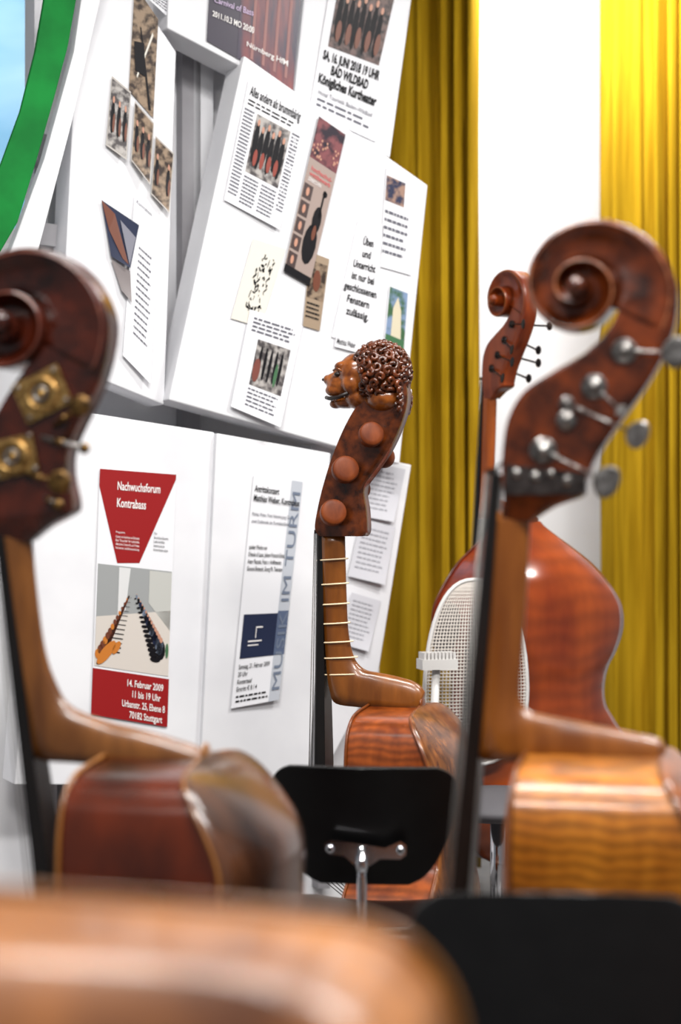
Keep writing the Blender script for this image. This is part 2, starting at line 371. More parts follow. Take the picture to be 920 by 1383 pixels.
for q,o in [([(492,622),(548,634),(532,705),(478,695)],-.056),([(488,700),(534,712),(520,790),(470,778)],-.053),([(475,800),(515,812),(498,880),(455,868)],-.056)]:
    p=Paper('programme_sheet',q,o,M('paper_grey',col(196,196,202),.6),.02); p.lines(.12,.12,.88,9,.085,.025,M('ink_pale',col(155,155,162),.6)); p.done()

# ---------------------------------------------------------------- curtains
cur=noisy('yellow_curtain',col(150,116,14),col(178,142,26),(40,40,2),0.9,bump=.2,spec=.1)
def curtain(name,x0,x1,y,z0,z1,pl,amp,seed):
    n=int((x1-x0)/0.004); m=24; ph=[];a=0
    for i in range(n+1):
        a+=2*math.pi*pl*(x1-x0)/n*(0.75+0.6*math.sin(i*.06+seed)); ph.append(a)
    vs=[];fs=[]
    for j in range(m+1):
        t=j/m; z=z0+(z1-z0)*t
        for i in range(n+1):
            u=i/n; x=x0+(x1-x0)*u
            aa=amp*(0.8+.3*math.sin(i*.04+seed*2))
            yy=y+aa*math.sin(ph[i]+.25*math.sin(t*3+u*9))+.010*math.sin(3*ph[i]+t*2)
            vs.append((x+.45*aa*math.sin(2*ph[i]+t),yy,z))
    for j in range(m):
        for i in range(n): b=j*(n+1)+i; fs.append([b,b+1,b+n+2,b+n+1])
    mb=MB(); mb.add(vs,fs,cur); o=mb.build(name); sd=o.modifiers.new('s','SOLIDIFY'); sd.thickness=.003; return o
curtain('yellow_curtain',(470-CX)/FL*6.6,(645-CX)/FL*6.6,6.62,.03,HC-.1,14,.065,1.3)
curtain('yellow_curtain',(812-CX)/FL*7.3,(1010-CX)/FL*7.3,7.3,.03,HC-.1,16,.06,2.7)
mb=MB(); mb.tube([(-.05,6.62,HC-.05),(.6,6.62,HC-.05)],.012,chrome); mb.build('curtain_rail')
mb=MB(); mb.tube([(1.05,7.3,HC-.05),(1.9,7.3,HC-.05)],.012,chrome); mb.build('curtain_rail')

# ---------------------------------------------------------------- double basses
OUT=[(0,.028),(.003,.06),(.007,.11),(.018,.17),(.05,.212),(.11,.232),(.20,.238),(.27,.236),(.34,.22),(.40,.195),(.46,.172),(.52,.165),(.58,.172),(.63,.205),(.70,.262),(.79,.305),(.87,.32),(.95,.305),(1.01,.262),(1.055,.18),(1.078,.09),(1.08,.03)]
OUTS=[(0,.024),(.02,.035),(.05,.065),(.09,.11),(.14,.165),(.20,.21),(.27,.245),(.34,.25),(.41,.225),(.46,.195),(.52,.18),(.58,.185),(.63,.215),(.70,.262),(.79,.305),(.87,.32),(.95,.305),(1.01,.262),(1.055,.18),(1.078,.09),(1.08,.03)]
OUTF=[(0,.03),(.001,.10),(.003,.19),(.006,.26),(.014,.31),(.035,.337),(.08,.356),(.18,.362),(.27,.355),(.34,.33),(.40,.30),(.46,.275),(.52,.265),(.58,.27),(.63,.29),(.70,.33),(.79,.37),(.87,.38),(.95,.36),(1.01,.30),(1.055,.2),(1.078,.09),(1.08,.03)]
class Bass:
    def __init__(s,name,a,spx,phi,loc,yaw,roll,P):
        s.a=a; s.s=spx; s.c=math.cos(phi); s.P=P
        s.e=empty(name,loc,(0,roll,-yaw)); s.loc=Vector(loc)
    def L(s,px,py,y=0): return Vector(((px-s.a[0])*s.s/s.c,y,(s.a[1]-py)*s.s))
    def neck(s):
        P=s.P; mb=MB(); rings=[]
        A=cat([Vector((f[0],f[1],w)) for f,b,w in P['st']],5); B=cat([Vector((b[0],b[1],0)) for f,b,w in P['st']],5)
        for f,b in zip(A,B):
            fp=s.L(f.x,f.y); bp=s.L(b.x,b.y); ring=[]
            for k in range(17):
                t=math.pi*k/16; ring.append(fp+(bp-fp)*(max(0,math.sin(t))**.75)+Vector((0,math.cos(t)*f.z,0)))
            rings.append(ring)
        mb.loft(rings,P['m_neck']); mb.build('neck',s.e)
        (x0,y0),(x1,y1)=P['fb']; t0,t1=P['fbt']; p0=s.L(x0,y0); p1=s.L(x1,y1); d=(p1-p0).normalized(); Lf=P.get('fblen',.82)
        tot=(p1-p0).length; mb=MB(); rings=[]; perp=Vector((-d.z,0,d.x)); 
        if perp.x<0: perp=-perp
        s.fbp=(p0,d,perp)
        for k in range(9):
            t=k/8; L_=Lf*t; p=p0+d*L_; th=(t0+(t1-t0)*min(1,L_/tot))*s.s; hw=.021+.022*t; r=[]
            for q in range(11):
                a=math.pi*q/10; r.append(p+perp*(.007*(1-math.sin(a)))+Vector((0,hw*math.cos(a),0)))
            r.append(p+perp*th+Vector((0,-hw*.97,0))); r.append(p+perp*th+Vector((0,hw*.97,0)))
            rings.append(r)
        mb.loft(rings,ebony,smooth=False); 
        mb.box(p0-d*.004+perp*.004,(.009,.021,.005),ebony)
        mb.build('fingerboard',s.e)
    def body(s):
        P=s.P; zt=(s.a[1]-P['top'])*s.s; xf=(P['xf']-s.a[0])*s.s/s.c; xb0=(P['xb']-s.a[0])*s.s/s.c
        cant=P['cant']; wtop=s.loc.z+zt; Lb=wtop-P.get('clr',.13); ls=Lb/1.08; ws=P.get('ws',1); bul=P.get('bulge',.04); cr=P.get('cr',.17)
        rows=cat([(z*ls if z>.2 else z*(1+(ls-1)*z/.2),w*ws) for z,w in P.get('out',OUT)],4)
        xb=lambda z: xb0+cant*(1-(1-min(1,z/cr))**1.6)
        s.zt=zt; s.xf=xf; s.Lb=Lb
        mb=MB()
        prof=[(max(.0,w-.006),z+(.004 if z<.05 else 0)) for z,w in rows]
        loop=[(-w,z) for w,z in prof]+[(w,z) for w,z in prof[::-1]]
        rings=[]
        for w,z in loop: rings.append([Vector((xf+(xb(z)-xf)*k/4,w,zt-z)) for k in range(5)])
        rings.append(rings[0]); mb.loft(rings,P['m_rib'],closed=False,cap=False)
        mb.build('ribs',s.e)
        for nm,mat,sgn in (('back',P['m_back'],1),('top',P['m_top'],-1)):
            mb=MB(); vs=[];fs=[];nu=20; R=len(rows)
            for i,(z,w) in enumerate(rows):
                g=min(1,z/.12)**.7*min(1,max(0,(Lb-z))/.12)**.6
                for j in range(nu+1):
                    u=-1+2*j/nu; x=(xb(z) if sgn>0 else xf)+sgn*((bul if sgn>0 else .03)*g*(1-abs(u)**2.2)*min(1,w/(.2*ws))+.002)
                    vs.append((x,u*w,zt-z))
            for i in range(R-1):
                for j in range(nu): a=i*(nu+1)+j; fs.append([a,a+1,a+nu+2,a+nu+1])
            mb.add(vs,fs,mat); o=mb.build(nm,s.e); sd=o.modifiers.new('s','SOLIDIFY'); sd.thickness=.0065; sd.offset=0
        mb=MB()
        for sg,x_ in ((1,lambda z:xb(z)+.001),(-1,lambda z:xf-.001)):
            for yy in (-1,1): mb.tube([(x_(z),yy*w,zt-z) for z,w in rows],.004,P['m_edge'],8)
        mb.build('edge_beads',s.e)
        mb=MB(); mb.ball((xb0+.001,0,zt+.004),(.006,.024,.02),P['m_edge']); mb.build('button',s.e)
        p0,d,perp=s.fbp; zb=zt-Lb*.60; k=(zb-p0.z)/d.z; pb=p0+d*k-perp*.012
        mb=MB()
        for i in range(4):
            y0=(-.016+.0107*i); y1=(-.045+.03*i)
            a=p0-perp*.006; mb.tube([a+Vector((0,y0,0)),pb+Vector((0,y1,0)),Vector((xf-.03,y1*.5,zt-Lb*.75))],.0016,strm,6)
            if P.get('pegs'): 
                q=P['pegs'][min(i,len(P['pegs'])-1)]; mb.tube([a+Vector((0,y0,0)),s.L(q[0],q[1],y0*.6)],.0014,strm,6)
        mb.build('strings',s.e)
        mb=MB(); lm=M('maple_bridge',col(200,165,110),.5)
        base=xf-.027; rr=[]
        for k in range(9):
            t=k/8; x=base+(pb.x+.012-base)*t; hw=.07-.02*math.sin(t*math.pi)-.015*t
            rr.append([Vector((x,-hw,zb-.012*(1-t))),Vector((x,hw,zb-.012*(1-t))),Vector((x,hw,zb+.006)),Vector((x,-hw,zb+.006))])
        mb.loft(rr,lm,smooth=False); mb.build('bridge',s.e)
        mb=MB(); mb.loft([[Vector((xf-.03-.01*q,yy*w_,z_)) for q,yy in((0,-1),(0,1),(1,.7),(1,-.7))] for z_,w_ in((zt-Lb*.74,.04),(zt-Lb*.85,.032),(zt-Lb*.97,.02))],ebony,smooth=False); mb.build('tailpiece',s.e)
        mb=MB(); xm=(xf+xb(.5))/2; mb.tube([(xm,0,zt-Lb+.01),(xm,0,zt-Lb-.04)],.018,ebony); mb.tube([(xm,0,zt-Lb-.03),(xm,0,-s.loc.z+.004)],.006,steel); mb.build('endpin',s.e)
    def pegbox(s):
        P=s.P; mb=MB(); A=cat([Vector((f[0],f[1],w)) for f,b,w in P['pb']],5); B=cat([Vector((b[0],b[1],0)) for f,b,w in P['pb']],5); rings=[]
        for f,b in zip(A,B):
            F=s.L(f.x,f.y); Bk=s.L(b.x,b.y); h=f.z; t=.009; D=Bk-F; I=F+D*.68; Y=lambda q:Vector((0,q,0)); e=-D*.03
            rings.append([F+Y(h*.96)+e,F+Y(h-t),I+Y(h-t),I-Y(h-t),F-Y(h-t),F-Y(h*.96)+e,F-Y(h),F+D*.12-Y(h*.97),F+D*.5-Y(h*.95),F+D*.86-Y(h),F+D*.95-Y(h*.93),Bk-Y(h*.72),Bk-D*.02,Bk+Y(h*.72),F+D*.95+Y(h*.93),F+D*.86+Y(h),F+D*.5+Y(h*.95),F+Y(h)])
        mb.loft(rings,P['m_head'],smooth=True)
        o=mb.build('pegbox',s.e)
        o.data.set_sharp_from_angle(angle=math.radians(40))
        mb=MB()
        for sg in(-1,1): mb.tube([s.L(f.x,f.y)+Vector((0,sg*(f.z-.004),0)) for f in A if f.y<P.get('wy',640)],.0036,P['m_wear'],8)
        mb.build('worn_edge',s.e)
    def scroll(s):
        P=s.P; (cx,cy),r0=P['scroll']; q=r0/125.0
        R=[(-40,129),(0,125),(45,107),(90,90),(135,76),(180,66),(225,60),(270,55),(315,51),(360,47.5),(450,38),(540,29.5),(630,22),(720,16),(800,12),(1200,8)]
        H=[(-40,.028),(90,.031),(180,.035),(360,.047),(540,.059),(720,.069),(800,.071)]
        mb=MB(); rings=[]; rimA=[]; C=s.L(cx,cy); hs=P.get('hs',1)
        half=[(-.0,0),(.03,.4),(.0,.80),(.015,.93),(.05,.99),(.10,1.0),(.17,.98),(.24,.88),(.36,.68),(.55,.54),(.75,.50),(1,.60)]
        for k in range(0,171):
            th=-30+k*4.8; ro=interp(R,th)*q; ri=interp(R,th+360)*q*.93; h=interp(H,th)*hs; b=ro-ri; a=math.radians(th)
            g=min(1,max(0.05,(th+30)/60)); D=Vector((math.cos(a),0,math.sin(a)))
            pf=[(f_,(hh if f_<.11 else 1-(1-hh)*g)) for f_,hh in half]
            ring=[C+D*((ro-b*f_)*s.s)+Vector((0,-hh*h,0)) for f_,hh in pf]+[C+D*((ro-b*f_)*s.s)+Vector((0,hh*h,0)) for f_,hh in pf[:0:-1]]
            ring=[Vector((C.x+(v.x-C.x)/s.c,v.y,v.z)) for v in ring]
            rings.append(ring); rimA.append((ring[5],ring[-5]))
        mb.loft(rings,P['m_head']); 
        for sg in(-1,1): mb.ball(C+Vector((0,sg*.058*hs,0)),(14*q*s.s,.019,14*q*s.s),P['m_head'],20,14)
        mb.build('scroll',s.e)
        mb=MB()
        for j in(0,1): mb.tube([r_[j] for r_ in rimA[:130]],.0019,P['m_ridge'],6)
        mb.build('scroll_ridge',s.e)
def wc(c,k=(.74,.68,.40)): return (c[0]*k[0],c[1]*k[1],c[2]*k[2],1)
def wood(n,c1,c2,flame=0,rough=.3,coat=.3,axis='Z',fs=22,sc=(22,22,4)):
    return noisy(n,wc(c1),wc(c2),sc,rough,6,coat,wave=(axis,fs,flame) if flame else None,lo=.3,hi=.7,spec=.4)
def head(n,c1,c2,sc=20):
    k=(.80,.72,.5); return noisy(n,wc(c1,k),wc(c2,k),(sc,sc,sc),.26,5,.4,lo=.32,hi=.68,spec=.4)
FPX=[((672,690),(716,690),.021),((662,800),(711,800),.022),((655,900),(704,900),.023),((652,940),(703,942),.024),((650,975),(714,958),.026),((650,1003),(738,964),.028),((654,1024),(768,969),.028),((700,1026),(802,975),.027),((770,1028),(842,982),.025),((850,1030),(880,990),.023),((884,1028),(890,1002),.02)]
PBX=[((680,700),(718,704),.021),((684,684),(748,684),.026),((686,668),(784,670),.030),((684,645),(788,655),.031),((686,605),(800,622),.032),((694,565),(828,578),.032),((715,530),(862,530),.031),((755,503),(886,488),.030),((795,478),(899,455),.029),((824,446),(904,425),.028),((838,412),(904,402),.027)]
mR=dict(m_neck=wood('amber_neck',col(106,56,20),col(152,92,42)),m_head=head('mahogany_scroll',col(44,16,7),col(112,50,20)),
  m_rib=wood('amber_ribs',col(160,92,28),col(206,132,50),.5,.33,.25,'Z',15),m_back=wood('amber_back',col(128,70,24),col(176,100,38),.4,.3,.3,'Z',12),m_top=wood('amber_top',col(150,80,30),col(190,110,50)),
  m_edge=wood('amber_edge',col(80,42,20),col(130,74,36)),m_wear=noisy('worn_edge_pale',col(110,94,82),col(180,166,152),(60,60,60),.3,coat=.3),m_ridge=noisy('ridge_amber',col(96,50,28),col(150,94,60),(40,40,40),.3,coat=.3))
dR=3.05; sR=dR/FL
R_=Bass('double_bass',(672,655),sR,math.radians(14),W(672,655,dR),math.radians(14),0,dict(mR,st=FPX,pb=PBX,scroll=((780,396),124),fb=((663,640),(612,1210)),fbt=(16,26),top=1010,xf=714,xb=882,cant=.085,bulge=.05,pegs=[(730,600),(765,560),(800,520),(850,470)]))
R_.neck(); R_.body(); R_.pegbox(); R_.scroll()
def tuner(B,mb,px,py,kx,ky,hw,mat,rk=18,disc=20,out=.02):
    a=B.L(px,py,-hw-.002); b=B.L(kx,ky,-hw-out)
    mb.tube([B.L(px,py,-hw+.006),B.L(px,py,-hw-.003)],disc*B.s,mat,24)
    mb.torus(B.L(px,py,-hw-.003),disc*.8*B.s,.0016,(0,1,0),mat,20)
    mb.tube([B.L(px,py,-hw),B.L(px,py,-hw-.009)],disc*.4*B.s,mat,16)
    st=B.L(px+(kx-px)*.1,py+(ky-py)*.1,-hw-.006); mb.tube([st,b],.0026,mat,8)
    dv=(b-st).normalized()
    mb.tube([st+dv*.006,st+dv*.026],[.0045,.004],mat,10)
    c=b+dv*rk*.6*B.s
    n=16; pts=[]
    pr=Vector((0,1,0)); sd=dv.cross(pr).normalized()
    for k in range(n):
        t=2*math.pi*k/n; pts.append(dv*(math.cos(t)*rk*.85*B.s)+sd*(math.sin(t)*rk*1.05*B.s*(1+.18*math.cos(t))))
    mb.loft([[c+pr*yy+p*(1 if abs(yy)<.0015 else .88) for p in pts] for yy in(-.0026,-.001,.001,.0026)],mat,smooth=False)
mb=MB()
tuner(R_,mb,838,480,890,484,.030,steel,20,17); tuner(R_,mb,800,526,832,556,.031,steel,8,17); tuner(R_,mb,765,548,846,586,.031,steel,18,10); tuner(R_,mb,735,610,806,646,.032,steel,21,18)
for (x,y,r) in [(765,570,13),(700,640,7),(725,645,7),(765,650,8),(745,640,5)]: mb.tube([R_.L(x,y,-.028),R_.L(x,y,-.037)],r*R_.s,steel,14)
mb.build('tuning_machines',R_.e)
mb=MB(); mb.loft([[R_.L(x,y,-yy) for x,y in((686,628),(790,640),(790,668),(684,668))] for yy in(.030,.0345)],noisy('machine_plate',col(40,36,36),col(78,72,70),(50,50,50),.4,metal=.8),smooth=False); mb.build('tuner_plate',R_.e)

mL=dict(m_neck=wood('tan_neck',col(92,54,30),col(142,92,54)),m_head=head('dark_mahogany_scroll',col(30,9,7),col(84,32,20),18),
  m_rib=wood('dark_ribs',col(26,8,6),col(110,42,18),.15,.22,.35,'X',4,sc=(7,7,3)),m_back=noisy('dark_back',col(28,15,11),col(80,48,30),(7,7,3),.25,5,.45,spec=.4),m_top=wood('dark_top',col(90,44,24),col(130,70,40)),
  m_edge=wood('worn_gold_edge',col(96,56,34),col(166,112,66)),m_wear=noisy('worn_edge_dark',col(76,68,64),col(150,140,132),(60,60,60),.3,coat=.3),m_ridge=noisy('ridge_dark',col(80,36,28),col(120,70,54),(40,40,40),.3,coat=.3))
dL=3.1; sL=dL/FL
stL=[((8,700),(42,700),.021),((14,800),(52,800),.022),((24,880),(64,880),.023),((34,928),(82,928),.024),((44,965),(98,950),.026),((50,995),(124,962),.028),((62,1020),(160,972),.028),((110,1024),(200,980),.027),((180,1026),(240,990),.025),((246,1028),(272,1000),.023),((278,1026),(284,1010),.02)]
pbL=[((0,726),(46,730),.021),((-2,712),(72,710),.026),((-6,698),(102,694),.031),((-8,680),(108,680),.031),((-10,640),(100,640),.032),((-6,600),(102,608),.033),((8,562),(118,572),.033),((30,525),(140,530),.032),((55,490),(153,492),.031),((72,466),(158,462),.030),((78,448),(158,438),.028)]
L_=Bass('double_bass',(5,690),sL,math.radians(13),W(5,690,dL),math.radians(13),0,dict(mL,st=stL,pb=pbL,wy=690,scroll=((22,440),137),hs=1.1,fb=((-8,696),(58,1195)),fbt=(16,26),top=1012,xf=154,xb=282,cant=.10,ws=1.02,bulge=.06,pegs=[(30,640),(45,600),(60,560),(80,520)]))
L_.neck(); L_.body(); L_.pegbox(); L_.scroll()
mb=MB()
for (cx,cy,h,rt) in [(70,535,35,-.42),(30,618,32,-.2)]:
    rot=Matrix.Rotation(rt,3,'Y'); mb.box(L_.L(cx,cy,-.036),(h*L_.s,.002,h*.8*L_.s),brass,rot)
    c=L_.L(cx,cy,-.040); mb.torus(c,20*L_.s,4*L_.s,(0,1,0),brass,24); mb.tube([c,c+Vector((0,-.004,0))],9*L_.s,brass,16); mb.torus(c+Vector((0,-.004,0)),9*L_.s,2.5*L_.s,(0,1,0),steel,16)
    for dx,dz in((-28,-22),(28,-22),(-28,22),(28,22)):
        v=rot@Vector((dx*L_.s,-.003,dz*L_.s)); mb.ball(L_.L(cx,cy,-.037)+v,(3.5*L_.s,.002,3.5*L_.s),steel)
dbr=noisy('dark_brass',col(50,34,18),col(130,98,54),(80,80,80),0.38,metal=.85)
for (x0,y0,x1,y1,r) in [(86,578,126,552,15),(70,592,132,608,8),(45,640,98,652,17),(74,672,96,682,8)]:
    a=L_.L(x0,y0,-.037); b=L_.L(x1,y1,-.050); mb.tube([a,b],.004,steel if r<12 else dbr,10); mb.ball(b,(r*L_.s,.006,r*.95*L_.s),dbr); mb.tube([a+(b-a)*.3,a+(b-a)*.5],.006,dbr,12)
mb.build('tuning_machines',L_.e)

mC=dict(m_neck=wood('honey_neck',col(100,54,20),col(152,92,42)),m_head=head('walnut_head',col(48,20,8),col(108,52,22),40),
  m_rib=wood('chestnut_ribs',col(116,50,22),col(176,90,42),.4,.28,.35,'Z',14),m_back=wood('striped_back',col(90,46,24),col(160,100,58),.4,.26,.35,'X',9,sc=(60,60,5)),m_top=wood('chestnut_top',col(130,60,30),col(170,90,50)),
  m_edge=wood('chestnut_edge',col(90,40,18),col(140,76,36)),m_wear=noisy('walnut_edge',col(90,42,18),col(146,82,42),(40,40,40),.3,coat=.3))
dC=4.7; sC=dC/FL
stC=[((438,722),(466,722),.022),((440,800),(468,800),.023),((442,855),(471,855),.024),((444,885),(479,888),.025),((446,910),(492,902),.027),((450,932),(510,906),.029),((458,948),(528,909),.029),((490,952),(542,912),.028),((530,954),(556,916),.026),((554,954),(566,922),.024),((564,954),(572,930),.02)]
pbC=[((438,724),(494,724),.030),((432,714),(498,716),.031),((435,690),(497,690),.031),((443,655),(494,660),.031),((456,615),(508,638),.031),((472,578),(528,608),.031),((488,550),(543,575),.030),((502,532),(551,545),.029),((508,515),(549,515),.028)]
C_=Bass('lion_head_double_bass',(440,720),sC,math.radians(18),W(440,720,dC),math.radians(18),0,dict(mC,st=stC,pb=pbC,wy=720,fb=((430,720),(428,1030)),fbt=(9,18),top=948,xf=502,xb=568,cant=.085,ws=.99,bulge=.035,pegs=[(457,690),(470,633),(500,590),(520,560)]))
C_.neck(); C_.body(); C_.pegbox()
mb=MB()
for py,xb_ in [(757,467),(790,468),(817,469),(843,470),(868,474),(889,480),(911,490)]:
    f=C_.L(429,py,0); b=C_.L(xb_+2,py-3,0); pts=[]
    for k in range(25):
        a=2*math.pi*k/24; pts.append((f+b)/2+(b-f)/2*math.cos(a)*1.02+Vector((0,.027*math.sin(a),0)))
    mb.tube(pts,.0021,gut,8,False)
mb.build('gut_frets',C_.e)
pegm=noisy('rosewood_peg',wc(col(84,34,18)),wc(col(140,70,38)),(30,30,12),.5,6,0,lo=.3,hi=.7,spec=.2)
mb=MB()
def peg(px,py,r,sg,ax):
    c0=C_.L(px,py,sg*.028); ax=Vector(ax).normalized(); q=C_.s; R0=r*q
    pr=[(0,.009),(.016,.008),(.018,R0*.55),(.024,R0*.82),(.030,R0*.94),(.040,R0),(.058,R0),(.0615,R0*.97),(.064,R0*.88),(.0655,R0*.6),(.066,.0005)]
    mb.tube([c0+ax*t for t,_ in pr],[w for _,w in pr],pegm,28)
for px,py,r in [(500,594,16.5),(466,640,18),(450,697,17.5)]: peg(px,py,r,-1,(.55,-1,.22))
for px,py in [(508,617),(475,660)]: peg(px,py,15,1,(-.05,1,0))
ob=mb.build('pegs',C_.e); ob.data.set_sharp_from_angle(angle=math.radians(60))
hm=mC['m_head']; fm=head('lion_face_wood',col(90,44,17),col(156,90,40),40)
mb=MB(); q=C_.s
def lb(px,py,y,rx,ry,rz,m=fm,rot=None,B=None): (B or mb).ball(C_.L(px,py,y*q),(rx*q,ry*q,rz*q),m,24,16,rot)
lb(512,504,0,34,33,36); lb(482,506,0,26,27,28); lb(464,519,0,24,19,16); lb(450,514,0,10,12,10); lb(443,513,0,6,9,7)
lb(456,528,-7,15,10,9); lb(456,528,7,15,10,9)
lb(468,545,0,19,14,7.5); lb(454,546,0,9,9,6.5); lb(484,538,0,18,22,16)
lb(466,497,-12,11,10,7.5); lb(466,497,12,11,10,7.5); lb(462,504,0,12,8,9)
lb(480,520,-19,13,9,15); lb(480,520,19,13,9,15); lb(520,540,0,28,28,20)
f_=mb.build('lion_face',C_.e); rm=f_.modifiers.new('r','REMESH'); rm.mode='VOXEL'; rm.voxel_size=.0028; rm.use_smooth_shade=True
sm=f_.modifiers.new('s','SMOOTH'); sm.iterations=6; sm.factor=.6
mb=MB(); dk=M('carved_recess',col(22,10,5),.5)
for sg in(-1,1):
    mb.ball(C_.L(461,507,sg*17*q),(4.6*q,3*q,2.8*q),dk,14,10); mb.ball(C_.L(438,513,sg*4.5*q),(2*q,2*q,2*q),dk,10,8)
    mb.tube([C_.L(455,502,sg*15*q),C_.L(461,499,sg*20*q),C_.L(469,504,sg*21*q)],1.5*q,fm,8)
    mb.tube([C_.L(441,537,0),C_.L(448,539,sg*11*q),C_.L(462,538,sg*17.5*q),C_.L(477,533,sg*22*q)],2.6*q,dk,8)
mb.build('lion_face_details',C_.e)
mb=MB(); r2=random.Random(4); cen=C_.L(514,505,0); nC=130
def lock(c,n2,R0,ph0,dirn,lift):
    a_=n2.orthogonal().normalized(); b_=n2.cross(a_); pts=[]; rad=[]
    for k in range(15):
        t=k/14; an=ph0+dirn*t*7.5; rr=R0*(1-t*.9); pts.append(c+n2*(lift*t)*q+a_*rr*math.cos(an)+b_*rr*math.sin(an)); rad.append((3.6-.8*t)*q*(.55+.45*min(1,t*5)))
    mb.tube(pts,rad,hm,8)
for i in range(nC):
    zz=1-2*(i+.5)/nC; ph=i*2.39996; rr_=math.sqrt(1-zz*zz); d=Vector((rr_*math.cos(ph),rr_*math.sin(ph),zz))
    if d.x<-.50 and d.z<.42: continue
    if d.z<-.92: continue
    rx,ry,rz=(37,35,38)
    p=cen+Vector((d.x*rx*q,d.y*ry*q,d.z*rz*q)); n=Vector((d.x/rx,d.y/ry,d.z/rz)).normalized()
    n2=(n+Vector((r2.uniform(-.3,.3),r2.uniform(-.3,.3),r2.uniform(-.3,.3)))).normalized()
    lock(p,n2,7.6*r2.uniform(.9,1.15)*q,r2.uniform(0,6.28),r2.choice((-1,1)),4.5)
for i in range(20):
    t=(i//4)/5; px=545+5*math.sin(t*3)-t*3; py=522+t*40; y=(-1.5+(i%4))*15
    lock(C_.L(px-4,py,y*q),Vector((1,.1*((i%4)-1.5),.05)).normalized(),7.4*q,i*1.7,1 if i%2 else -1,4)
mb.build('lion_mane',C_.e)

mB=dict(m_neck=wood('red_neck',col(140,66,26),col(180,96,46)),m_head=wood('red_scroll',col(110,40,14),col(160,72,30)),
  m_rib=wood('red_ribs',col(120,34,12),col(164,62,24),.12),m_back=noisy('red_back',wc(col(130,48,17)),wc(col(180,84,34)),(5,5,1.5),.2,4,.5,lo=.3,hi=.7,wave=('Z',5,.2)),m_top=wood('red_top',col(140,50,22),col(170,74,36)),
  m_edge=wood('red_edge',col(80,30,16),col(115,52,26)),m_wear=wood('red_wear',col(140,70,34),col(170,100,54)),m_ridge=wood('red_ridge',col(140,70,34),col(170,100,54)))
dB=6.1
sh=lambda p:(p[0],p[1]+(62 if p[1]>=930 else 20 if p[1]>=880 else 0))
FPB=[(sh(f),sh(b),w) for f,b,w in FPX]
B_=Bass('double_bass',(672,655),sR*.84,math.radians(18),W(658,519,dB),math.radians(60),0,dict(mB,st=FPB,pb=PBX,scroll=((780,396),124),fb=((663,640),(632,1210)),fbt=(16,26),top=1096,xf=755,xb=905,cant=.12,cr=.3,ws=1.18,out=OUTS,clr=.2,bulge=.06,pegs=[(730,600),(765,560),(800,520),(850,470)]))
B_.neck(); B_.body(); B_.pegbox(); B_.scroll()
mb=MB()
for px,py,kx,ky in [(838,480,925,490),(800,526,870,560),(765,570,870,600),(735,610,822,645)]: 
    tuner(B_,mb,px,py,kx,ky,.032,M('dark_steel',col(40,36,36),.4,.8),15,12,.03)
    mb.tube([B_.L(px,py,.03),B_.L(kx,ky,.05)],.004,MC['dark_steel']); mb.ball(B_.L(kx,ky,.055),(.016,.006,.016),MC['dark_steel'])
mb.build('tuning_machines',B_.e)

mF=dict(m_neck=wood('fg_neck',col(150,96,44),col(186,126,66)),m_head=wood('fg_scroll',col(110,60,30),col(150,90,50)),
  m_rib=noisy('fg_ribs',wc(col(96,50,20)),wc(col(186,122,66)),(9,9,9),.4,4,.3,lo=.3,hi=.7),m_back=noisy('fg_back',wc(col(84,42,18)),wc(col(184,116,62)),(7,7,5),.38,4,.35,lo=.35,hi=.65),m_top=wood('fg_top',col(150,80,30),col(190,110,50)),
  m_edge=wood('fg_edge',col(130,80,40),col(170,120,72)),m_wear=MC['worn_edge_pale'],m_ridge=MC['ridge_amber'])
dF=1.42
F_=Bass('double_bass',(672,655),sR*.95,math.radians(18),(-.345,dF,1.550),math.radians(103),0,dict(mF,st=FPX,pb=PBX,scroll=((780,396),124),fb=((663,640),(632,1210)),fbt=(16,26),top=1010,xf=716,xb=850,cant=.05,out=OUTF,ws=1.28,pegs=[(730,600),(765,560),(800,520),(850,470)]))
F_.neck(); F_.body(); F_.pegbox(); F_.scroll()

